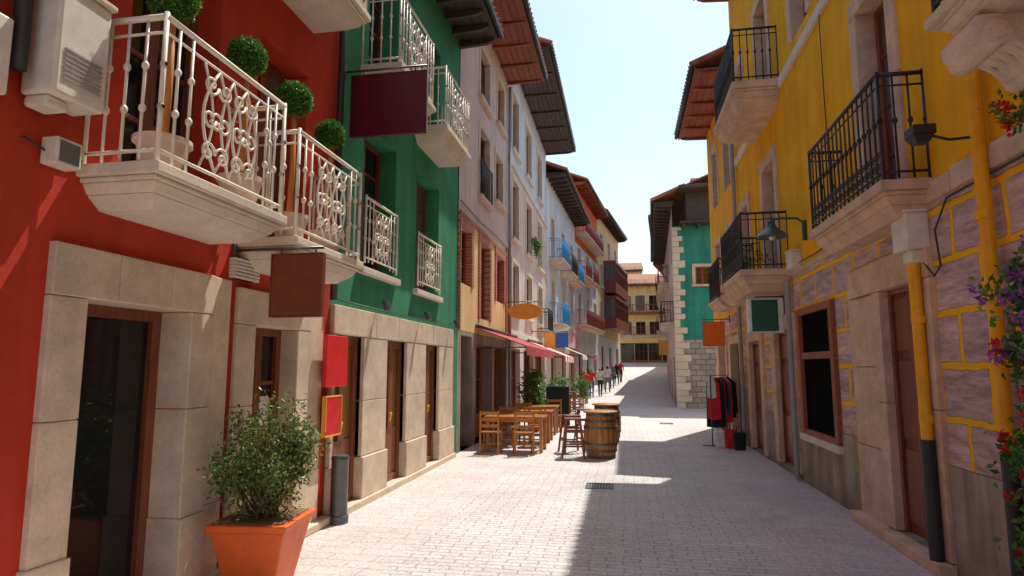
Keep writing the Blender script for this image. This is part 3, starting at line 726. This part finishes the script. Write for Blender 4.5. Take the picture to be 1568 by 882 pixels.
o = Obj('green_shop_sign', (2.4, 11.6, 2.4)); p = o.part('lightbox', 'sgn_wh', bevel=.015); p.box(2.16, 2.76, 11.53, 11.67, 2.4, 3.0)
p = o.part('face', 'sgn_gr', bevel=.003); p.box(2.22, 2.66, 11.518, 11.529, 2.42, 2.97)
p = o.part('bracket', 'metal', smooth=True); p.tube([(2.3, 11.6, 3.03), (XR, 11.6, 3.03)], .014, 6)
o = Obj('oval_wooden_sign', (-2.9, 18.4, 3.4)); p = o.part('board', 'sgn_ye', bevel=.01)
pts = [(-2.88+.52*math.cos(a)*(1+.04*math.sin(5*a)), 18.38, 3.45+.24*math.sin(a)) for a in [i*math.pi/12 for i in range(24)]]
p.prism(pts, (0, .05, 0)); b = o.part('bracket', 'metal', smooth=True); b.tube([(XL, 18.4, 3.74), (-2.45, 18.4, 3.74)], .016, 6)
for x in (-3.2, -2.6): b.tube([(x, 18.4, 3.74), (x, 18.4, 3.6)], .008, 5)
for nm, s0, s1, z0, z1 in (('red_menu_board', 6.72, 7.28, 1.57, 2.17), ('red_notice_sign', 6.76, 7.14, 1.02, 1.45)):
    o = Obj(nm, (XL+.1, (s0+s1)/2, z0)); p = o.part('panel', 'sgn_red', FL, bevel=.008); p.box(s0, s1, .1, .15, z0, z1)
    if nm == 'red_notice_sign':
        q = o.part('border', 'sgn_ye', FL, bevel=.004); e = .018
        q.box(s0-e, s0, .1, .155, z0-e, z1+e); q.box(s1, s1+e, .1, .155, z0-e, z1+e); q.box(s0, s1, .1, .154, z1, z1+e); q.box(s0, s1, .1, .154, z0-e, z0)
    q = o.part('mount', 'metal', FL); q.box((s0+s1)/2-.03, (s0+s1)/2+.03, .04, .1, z0+.1, z1-.1)
hang_sign('yellow_hanging_sign', -3.0, -2.6, 24, 2.55, 3.1, 'sgn_ye', XL)
hang_sign('blue_hanging_sign', -2.55, -2.1, 24, 2.55, 3.1, 'sgn_bl', XL)
hang_sign('yellow_street_sign', 2.3, 2.9, 43, 2.6, 3.5, 'sgn_ye', 3.0)

# wall equipment left
o = Obj('air_conditioning_box', (XL, 3.1, 3.3)); p = o.part('casing', 'plastic', FL, bevel=.02); p.box(2.95, 3.32, .02, .26, 3.4, 4.1)
p.box(2.97, 3.12, .03, .2, 3.33, 3.398); q = o.part('lid', 'stonew', FL, bevel=.01); q.box(2.93, 3.34, 0, .28, 4.102, 4.14)
q = o.part('grille', 'pipe_g', FL)
for i in range(7): q.box(3.0, 3.27, .26, .268, 3.5+i*.03, 3.512+i*.03)
o = Obj('meter_box', (XL, 2.6, 3.3)); p = o.part('casing', 'plastic', FL, bevel=.015); p.box(2.45, 2.78, 0, .15, 3.3, 3.75)
o = Obj('wall_floodlight', (XL, 3.2, 3.1)); p = o.part('housing', 'plastic', FL, bevel=.01); p.box(3.12, 3.3, .02, .14, 3.03, 3.2); q = o.part('lens', 'glass2', FL); q.box(3.14, 3.28, .14, .144, 3.05, 3.18)
o = Obj('ventilation_grille', (XL, 5.2, 2.6)); p = o.part('louvres', 'plastic', FL, bevel=.004)
for i in range(6): p.box(5.05, 5.42, 0, .08+.004*(i % 2), 2.6+i*.032, 2.6+i*.032+.022)
p.box(5.06, 5.41, 0, .06, 2.6, 2.79)

# lamps right
o = Obj('wall_lamp', (XR, 10, 3.9)); p = o.part('arm', 'lampgr', smooth=True)
p.tube([(XR, 10, 3.75), (XR-.03, 10, 3.98), (XR-.12, 10, 4.06), (2.42, 10, 4.07), (2.3, 10, 4.05), (2.28, 10, 3.98)], .017, 8)
p.tube([(XR-.03, 10, 3.72), (XR-.03, 10, 4.02)], .035, 8)
p = o.part('shade', 'lampgr', smooth='auto'); p.lathe((2.28, 10, 3.78), [(.24, 0), (.22, .03), (.13, .1), (.06, .17), (.05, .24), (.02, .26)], 24)
p = o.part('bulb', 'sgn_wh', smooth=True); p.ball((2.28, 10, 3.78), .05)
o = Obj('floodlight', (XR, 5.4, 3.6)); p = o.part('housing', 'pipe_k', bevel=.008)
p.box(2.33, 2.5, 5.32, 5.5, 3.66, 3.74); p.frust((2.41, 5.41, 3.6), .06, .1, .16); b = o.part('arm', 'pipe_k', smooth=True); b.tube([(2.5, 5.4, 3.66), (2.62, 5.4, 3.62), (XR, 5.4, 3.63)], .012, 6)

# ashtray bin
o = Obj('ashtray_bin', (-3.36, 7.1, 0)); p = o.part('body', 'metal', smooth='auto')
p.lathe((-3.32, 7.1, .09), [(.1, 0), (.1, .62), (.105, .63), (.105, .66), (.09, .68), (.03, .685)], 24); p.lathe((-3.32, 7.1, 0), [(.115, 0), (.115, .085), (.1, .09)], 24)

# ------------------------------------------------------------------ plants
def topiary(x, y, z, ztop, r, potmat, seed):
    o = Obj('topiary_tree', (x, y, z)); p = o.part('pot', potmat, smooth='auto')
    p.lathe((x, y, z), [(.1, 0), (.15, .12), (.17, .2), (.19, .21), (.19, .24), (.16, .24), (.155, .2)], 24)
    t = o.part('trunk', 'trunk', smooth=True); t.tube([(x, y, z+.2), (x+.01, y, (z+ztop)/2), (x, y, ztop)], [.03, .027, .024], 8)
    c = o.part('foliage_core', 'core', smooth=True); c.ball((x, y, ztop), r*.86, 16)
    g = np.random.default_rng(seed); d = g.normal(size=(3000, 3)); d /= np.linalg.norm(d, axis=1)[:, None]
    rr = r*(.84+.16*g.random(3000)**2+.03*np.sin(d[:, 0]*9+seed)*np.cos(d[:, 2]*7)); P_ = d*rr[:, None]+np.array([x, y, ztop]); l = o.part('leaves', 'leaf'); l.leaves(P_, .026, .6, seed)
topiary(-3.14, 3.72, 3.13, 4.44, .18, 'pinkpot', 1); topiary(-3.14, 4.62, 3.13, 4.45, .165, 'pinkpot', 2)
topiary(-3.12, 5.38, 2.99, 4.40, .175, 'pinkpot', 3); topiary(-3.12, 6.15, 2.99, 4.33, .16, 'pinkpot', 4)

o = Obj('potted_shrub', (-3.04, 5.0, 0)); cx, cy = -3.02, 5.02
p = o.part('pot', 'terra', bevel=.012); p.frust((cx, cy, 0), .49, .40, .60, rot=.12); p.frust((cx, cy, .492), .06, .65, .67, rot=.12)
s_ = o.part('soil', 'bark'); s_.frust((cx, cy, .553), .008, .56, .56, rot=.12)
st = o.part('stems', 'bark', smooth=True); g = np.random.default_rng(5); tips = []
for i in range(38):
    a = g.random()*6.28; e = g.random()**.5; R_ = .42*e; zt = .72+.85*math.sqrt(max(0, 1-(e*.92)**2))*(.55+.45*g.random())
    tip = Vector((cx+R_*math.cos(a), cy+R_*math.sin(a), zt)); base = Vector((cx+.1*g.normal()*.6, cy+.06*g.normal(), .55))
    mid = (base+tip)/2+Vector((math.cos(a)*.05, math.sin(a)*.05, .03)); st.tube([base, mid, tip], [.011, .007, .003], 5)
    for k in range(5): tips.append(mid.lerp(tip, k/4)+Vector(g.normal(size=3))*.035)
pts = []
for t in tips:
    for k in range(24): pts.append(t+Vector(g.normal(size=3))*.055)
for k in range(700):
    a = g.random()*6.28; r = .30*math.sqrt(g.random()); pts.append(Vector((cx+r*math.cos(a), cy+r*math.sin(a), .6+.35*g.random())))
l = o.part('leaves', 'leaf2'); l.leaves(pts, .045, .5, 9)

def bush(name, c, r, n, leafm='vine', size=.05, seed=3, pot=None, flowers=None, nf=0):
    o = Obj(name, c); g = np.random.default_rng(seed); pts = []
    cl = [Vector(c)+Vector((g.normal()*r[0]*.45, g.normal()*r[1]*.45, g.uniform(-1, 1)*r[2])) for _ in range(max(6, n//40))]
    for q in cl:
        for k in range(n//len(cl)): pts.append(q+Vector(g.normal(size=3))*min(r)*.3)
    l = o.part('leaves', leafm); l.leaves(pts, size, .6, seed)
    t = o.part('stems', 'bark', smooth=True); b = Vector(c)-Vector((0, 0, r[2]))
    for q in cl[:14]: t.tube([b, (b+q)/2+Vector(g.normal(size=3))*.03, q], [.008, .005, .003], 4)
    if pot:
        p = o.part('pot', pot, smooth='auto'); z = c[2]-r[2]; p.lathe((c[0], c[1], 0), [(z*.3, 0), (z*.42, z), (z*.46, z+.02), (z*.3, z+.02)], 18)
    if flowers:
        for j, (fm, zlo, zhi) in enumerate(flowers):
            fl = o.part('petals_'+fm, fm); P_ = []
            cand = [q for q in pts if zlo <= q.z <= zhi]
            for i in range(nf if fm == 'flred' else nf//2):
                if not cand: break
                q = cand[int(g.integers(len(cand)))]+Vector((-.05, -.04, 0))
                for k in range(14): P_.append(q+Vector(g.normal(size=3))*.014)
            fl.leaves(P_, .036, .8, seed+j)
bush('flowering_climber', (2.53, 4.38, 1.35), (.17, .26, 1.2), 3600, size=.055, seed=8, flowers=[('flpur', 1.8, 2.7), ('flred', .2, 2.0)], nf=85)
bush('hanging_geranium', (2.58, 4.42, 3.5), (.13, .16, .12), 260, size=.04, seed=12, flowers=[('flred', 3, 5)], nf=8)
bush('potted_flower_plant', (-2.55, 18.0, 1.1), (.3, .45, .5), 1500, seed=14, size=.09, pot='terra', flowers=[('flred', 0, 3)], nf=30)
bush('potted_plant', (-2.3, 21.5, .9), (.35, .5, .45), 900, seed=15, size=.1, pot='terra')
bush('potted_plant', (-1.95, 29.0, .8), (.35, .4, .4), 700, seed=16, size=.1, pot='pinkpot')
bush('balcony_plant', (2.25, 12.4, 3.75), (.25, .5, .22), 500, seed=18, size=.06)
bush('balcony_plant', (-3.2, 23.3, 6.4), (.2, .35, .4), 500, seed=19, size=.08)

# ------------------------------------------------------------------ furniture
def barrel(x, y, seed):
    o = Obj('barrel_table', (x, y, 0)); R0, R1, H = .27, .34, .88
    p = o.part('staves', 'barrelw', bevel=0)
    n = 18
    def rad(t): return R0+(R1-R0)*math.sin(math.pi*t)
    for i in range(n):
        a0, a1 = 2*math.pi*(i+.03)/n, 2*math.pi*(i+.97)/n; am = (a0+a1)/2; v = []; K = 8
        for k in range(K+1):
            t = k/K; r = rad(t)
            for a, e in ((a0, 0), (am, .008), (a1, 0)): v.append((x+(r+e)*math.cos(a), y+(r+e)*math.sin(a), t*H))
        p.add(v, [(3*k+j, 3*k+j+1, 3*k+j+4, 3*k+j+3) for k in range(K) for j in (0, 1)])
    q = o.part('inner', 'black', smooth=True); q.lathe((x, y, 0), [(rad(t)-.012, t*H) for t in [i/8 for i in range(9)]], 24)
    h = o.part('hoops', 'metal', smooth='auto')
    for t in (.04, .17, .32, .68, .83, .96):
        r = rad(t)+.012; h.lathe((x, y, t*H-.022), [(r-.006, 0), (r+.003, 0), (r+.003, .044), (r-.006, .044)], 32)
    c = o.part('table_top', 'barrelw', smooth='auto'); c.lathe((x, y, H+.002), [(.33, 0), (.35, .008), (.35, .03), (.33, .04)], 32)
barrel(-.5, 13.05, 1); barrel(-.45, 15.6, 2)
def stool(x, y, rot=0, h=.78, w=.34):
    o = Obj('bar_stool', (x, y, 0)); p = o.part('frame', 'wood_br', bevel=.006); cr, sr = math.cos(rot), math.sin(rot)
    f = lambda a, b, c: Vector((x+a*cr-b*sr, y+a*sr+b*cr, c))
    p.f = f; e = w/2
    p.box(-e, e, -e, e, h-.035, h)
    for sx in (-1, 1):
        for sy in (-1, 1):
            a, b = sx*(e-.03), sy*(e-.03); a2, b2 = sx*(e+.05), sy*(e+.05); t = .02
            p.add([(a2-t, b2-t, 0), (a2+t, b2-t, 0), (a2+t, b2+t, 0), (a2-t, b2+t, 0), (a-t, b-t, h-.036), (a+t, b-t, h-.036), (a+t, b+t, h-.036), (a-t, b+t, h-.036)],
                  [(0, 3, 2, 1), (4, 5, 6, 7)]+[(i, (i+1) % 4, 4+(i+1) % 4, 4+i) for i in range(4)])
    for z, e2 in ((.22, e+.015), (.5, e-.005)):
        for sg in (-1, 1): p.box(-e2, e2, sg*e2-.012, sg*e2+.012, z, z+.035); p.box(sg*e2-.012, sg*e2+.012, -e2, e2, z+.05, z+.085)
stool(-1.05, 12.9, .1); stool(-1.15, 13.7, .4); stool(-1.0, 15.7, .2)
def chair(x, y, rot=0, mat='wood_or'):
    o = Obj('wooden_chair', (x, y, 0)); p = o.part('frame', mat, bevel=.005); cr, sr = math.cos(rot), math.sin(rot)
    p.f = lambda a, b, c: Vector((x+a*cr-b*sr, y+a*sr+b*cr, c))
    for a in (-.19, .19):
        p.box(a-.018, a+.018, -.2, -.164, 0, .43); p.box(a-.018, a+.018, .164, .2, 0, .88)
        p.box(a-.012, a+.012, -.163, .163, .2, .235)
    p.box(-.21, .21, -.215, .16, .432, .46)
    for z in (.55, .68, .81): p.box(-.171, .171, .17, .19, z, z+.06)
    p.box(-.171, .171, -.19, -.172, .16, .195)
def table(x, y, w, d, h=.75, mat='wood_or'):
    o = Obj('wooden_table', (x, y, 0)); p = o.part('frame', mat, bevel=.006)
    n = 6
    for i in range(n): p.box(x-w/2+w*i/n+.003, x-w/2+w*(i+1)/n-.003, y-d/2, y+d/2, h-.035, h)
    p.box(x-w/2+.05, x+w/2-.05, y-d/2+.04, y-d/2+.065, h-.12, h-.037); p.box(x-w/2+.05, x+w/2-.05, y+d/2-.065, y+d/2-.04, h-.12, h-.037)
    for sx in (-1, 1):
        for sy in (-1, 1):
            a, b = x+sx*(w/2-.07), y+sy*(d/2-.07); p.box(a-.035, a+.035, b-.035, b+.035, 0, h-.037)
table(-2.35, 13.75, 1.3, .75); table(-2.4, 15.5, 1.3, .75); table(-2.4, 17.3, 1.2, .7)
chair(-2.8, 13.2, 3.14); chair(-2.1, 13.15, 3.4); chair(-2.7, 14.4, 0); chair(-2.1, 14.45, .1); chair(-2.7, 14.95, 3.14); chair(-2.05, 15.0, 3.2); chair(-2.6, 16.2, 0); chair(-2.0, 17.95, 0)
o = Obj('menu_blackboard', (-2.05, 19.6, 0)); p = o.part('board', 'black', bevel=.01)
for sg in (-1, 1): p.prism([(-2.4, 19.6+sg*.25, 0), (-2.4, 19.6+sg*.21, 0), (-2.4, 19.6+sg*.0+(sg*.005), 1.2), (-2.4, 19.6+sg*.045, 1.2)], (.7, 0, 0))
def awning(name, f, s0, s1, proj, zw, zf, mats):
    o = Obj(name, tuple(f((s0+s1)/2, 0, zw))); n = 8 if len(mats) > 1 else 1
    for i in range(n):
        p = o.part('canopy_'+mats[i % len(mats)], mats[i % len(mats)], f); a = s0+(s1-s0)*i/n; b = s0+(s1-s0)*(i+1)/n
        p.prism([(a, .02, zw), (a, proj, zf), (a, proj+.01, zf-.22), (a, proj-.005, zf-.22), (a, proj-.012, zf-.02), (a, .02, zw-.02)], (b-a, 0, 0))
    q = o.part('arms', 'metal', f, smooth=True)
    for s in (s0+.2, s1-.2): q.tube([(s, .02, zw-.5), (s, proj-.03, zf-.03)], .018, 6)
    q.tube([(s0, .05, zw+.03), (s1, .05, zw+.03)], .05, 8)
awning('burgundy_awning', FL, 14.6, 20.2, 1.25, 2.75, 2.3, ['awn'])
awning('striped_awning', FL, 22.5, 26.5, 1.4, 2.75, 2.2, ['awn2', 'awnw'])
awning('white_awning', FL, 31, 35, 1.5, 3.0, 2.4, ['awnw'])
awning('red_awning', FL, 37, 41, 1.8, 3.1, 2.4, ['awn2'])
for y in (23, 25.2, 27.3): table(-2.5, y, .8, .7, mat='wood_br'); chair(-1.95, y, -1.5, 'wood_br')

# clothes rack
o = Obj('clothes_rack', (2.3, 16.0, 0)); p = o.part('rail', 'metal', smooth=True)
A, B = Vector((1.95, 15.2)), Vector((2.6, 17.0))
p.tube([(A.x, A.y, 0), (A.x, A.y, 1.6), (B.x, B.y, 1.6), (B.x, B.y, 0)], .014, 6)
for Q in (A, B): p.tube([(Q.x-.22, Q.y, .02), (Q.x+.22, Q.y, .02)], .014, 6)
cols = ['cl_wh', 'cl_red', 'black', 'cl_red', 'black', 'cl_bl', 'cl_red', 'cl_wh', 'black', 'black']
for i, c in enumerate(cols):
    Q = A.lerp(B, (i+.5)/len(cols)); q = o.part('garments_'+c, c, smooth='auto'); L_ = (.45, .95, 1.15, 1.05, .75, .9, 1.1, .7, 1.0, .9)[i]; w = (.10, .15, .22, .2, .22, .22, .24, .2, .25, .25)[i]
    q.prism([(Q.x-w, Q.y, 1.55-L_), (Q.x-w*.9, Q.y, 1.4), (Q.x-.05, Q.y, 1.55), (Q.x+.05, Q.y, 1.55), (Q.x+w*.9, Q.y, 1.4), (Q.x+w, Q.y, 1.55-L_), (Q.x, Q.y+.03, 1.52-L_)], (0, .05, 0))
o = Obj('shopping_bags', (2.1, 14.8, 0))
for x, y, c, h in ((2.3, 14.9, 'cl_red', .42), (2.45, 14.65, 'black', .38), (2.12, 15.05, 'cl_wh', .36)):
    q = o.part('bag_'+c, c, bevel=.02); q.frust((x, y, 0), h, .22, .28, .14, .08, .2); q.f = None
    t = o.part('handles', 'black', smooth=True); t.tube([(x-.07, y, h), (x-.05, y, h+.12), (x+.05, y, h+.12), (x+.07, y, h)], .008, 5)

# ------------------------------------------------------------------ people
def person(x, y, rot, top, legs, h=1.7, seed=0):
    k = h/1.7; z0 = gz(y)
    J = {'pel': (0, 0, .95), 'sp': (0, 0, 1.2), 'ch': (0, .0, 1.38), 'nk': (0, 0, 1.47), 'hd': (0, -.015, 1.56), 'ht': (0, -.01, 1.64)}
    st = .14
    for s, n in ((-1, 'l'), (1, 'r')):
        J['hip'+n] = (s*.09, 0, .9); J['kn'+n] = (s*.1, -.05+s*st*.5, .5); J['an'+n] = (s*.1, s*st+.03, .09); J['to'+n] = (s*.11, s*st-.12, .04)
        J['sh'+n] = (s*.17, 0, 1.4); J['el'+n] = (s*.22, .03-s*.05, 1.13); J['wr'+n] = (s*.22, -.08-s*.08, .9); J['ha'+n] = (s*.21, -.11-s*.09, .8)
    E = [('pel', 'sp'), ('sp', 'ch'), ('ch', 'nk'), ('nk', 'hd'), ('hd', 'ht')]
    for n in 'lr': E += [('pel', 'hip'+n), ('hip'+n, 'kn'+n), ('kn'+n, 'an'+n), ('an'+n, 'to'+n), ('ch', 'sh'+n), ('sh'+n, 'el'+n), ('el'+n, 'wr'+n), ('wr'+n, 'ha'+n)]
    Rr = {'pel': .14, 'sp': .125, 'ch': .145, 'nk': .055, 'hd': .092, 'ht': .075, 'hip': .095, 'kn': .06, 'an': .042, 'to': .035, 'sh': .06, 'el': .045, 'wr': .032, 'ha': .03}
    names = list(J); me = bpy.data.meshes.new('body'); me.from_pydata([tuple(c*k for c in J[n]) for n in names], [(names.index(a), names.index(b)) for a, b in E], [])
    ob = bpy.data.objects.new('tmp', me); COL.objects.link(ob)
    ob.modifiers.new('s', 'SKIN')
    for i, n in enumerate(names):
        r = Rr.get(n, Rr.get(n[:-1], .05))*k; me.skin_vertices[0].data[i].radius = (r, r*.8 if n in ('pel', 'sp', 'ch') else r)
        me.skin_vertices[0].data[i].use_root = (n == 'pel')
    sb = ob.modifiers.new('u', 'SUBSURF'); sb.levels = 2; sb.render_levels = 2
    dg = bpy.context.evaluated_depsgraph_get(); m2 = bpy.data.meshes.new_from_object(ob.evaluated_get(dg)); bpy.data.objects.remove(ob)
    for mt in (top, legs, 'skin', 'hair', 'black'): m2.materials.append(M[mt])
    for f_ in m2.polygons:
        c = f_.center/k; f_.use_smooth = True
        i = 0
        if c.z < .93 and abs(c.x) < .17: i = 1
        if c.z < .1: i = 4
        if c.z > 1.45: i = 2
        if c.z > 1.45 and (c.y > .015 or c.z > 1.66): i = 3
        if abs(c.x) > .16 and c.z < 1.1: i = 2
        f_.material_index = i
    e = bpy.data.objects.new('pedestrian', None); COL.objects.link(e); e.location = (x, y, z0); e.rotation_euler = (0, 0, rot)
    b = bpy.data.objects.new('body', m2); COL.objects.link(b); b.parent = e
ppl = [(-1.9, 37, .2, 'cl_red', 'cl_bl', 1.68), (-1.45, 38.2, .3, 'cl_wh', 'black', 1.75), (-1.5, 44, 3.2, 'black', 'cl_gr', 1.7), (-.9, 46, .1, 'cl_gr', 'cl_bl', 1.78),
       (-.6, 49, 2.9, 'black', 'black', 1.7), (-2.2, 34.5, 1.2, 'black', 'cl_bl', 1.72), (-2.3, 40.5, 2.5, 'cl_bl', 'black', 1.66), (-1.1, 41.5, 3.0, 'cl_wh', 'cl_gr', 1.8), (-.3, 52, .4, 'cl_red', 'black', 1.7), (-1.9, 31.5, .4, 'cl_red', 'cl_gr', 1.66), (-2.1, 32.3, 1.4, 'black', 'black', 1.74)]
for i, q in enumerate(ppl): person(*q, seed=i)

for o in ALL: o.done()

# ------------------------------------------------------------------ light, sky, camera
S = Vector((.44, 1, 2.1)).normalized()
w = bpy.data.worlds.new('World'); scene.world = w; w.use_nodes = True; nt = w.node_tree
sky = nt.nodes.new('ShaderNodeTexSky'); sky.sky_type = 'NISHITA'; sky.sun_disc = False
sky.sun_elevation = math.asin(S.z); sky.sun_rotation = math.atan2(S.x, S.y)
sky.air_density = 1.3; sky.dust_density = 1.2; sky.ozone_density = .8
tint = nt.nodes.new('ShaderNodeMix'); tint.data_type = 'RGBA'; tint.blend_type = 'MULTIPLY'; tint.inputs[0].default_value = 1
tint.inputs[7].default_value = (.99, .98, .93, 1); nt.links.new(sky.outputs[0], tint.inputs[6])
bg = nt.nodes['Background']; bg.inputs['Strength'].default_value = .22; nt.links.new(tint.outputs[2], bg.inputs['Color'])
ld = bpy.data.lights.new('sun', 'SUN'); ld.energy = 5; ld.angle = math.radians(.5); ld.color = (1, .95, .86)
lo = bpy.data.objects.new('sun', ld); COL.objects.link(lo); lo.rotation_euler = (-S).to_track_quat('-Z', 'Y').to_euler(); lo.location = (5, 10, 30)
cd = bpy.data.cameras.new('camera'); cam = bpy.data.objects.new('camera', cd); COL.objects.link(cam)
cam.location = (0, 0, 1.8); cam.rotation_euler = (math.radians(90+7.2), 0, math.radians(10.1)); cd.lens = 22.0; cd.sensor_width = 36; cd.clip_end = 3000; cd.clip_start = .05
scene.camera = cam
scene.view_settings.view_transform = 'Standard'; scene.view_settings.look = 'None'; scene.view_settings.exposure = 0
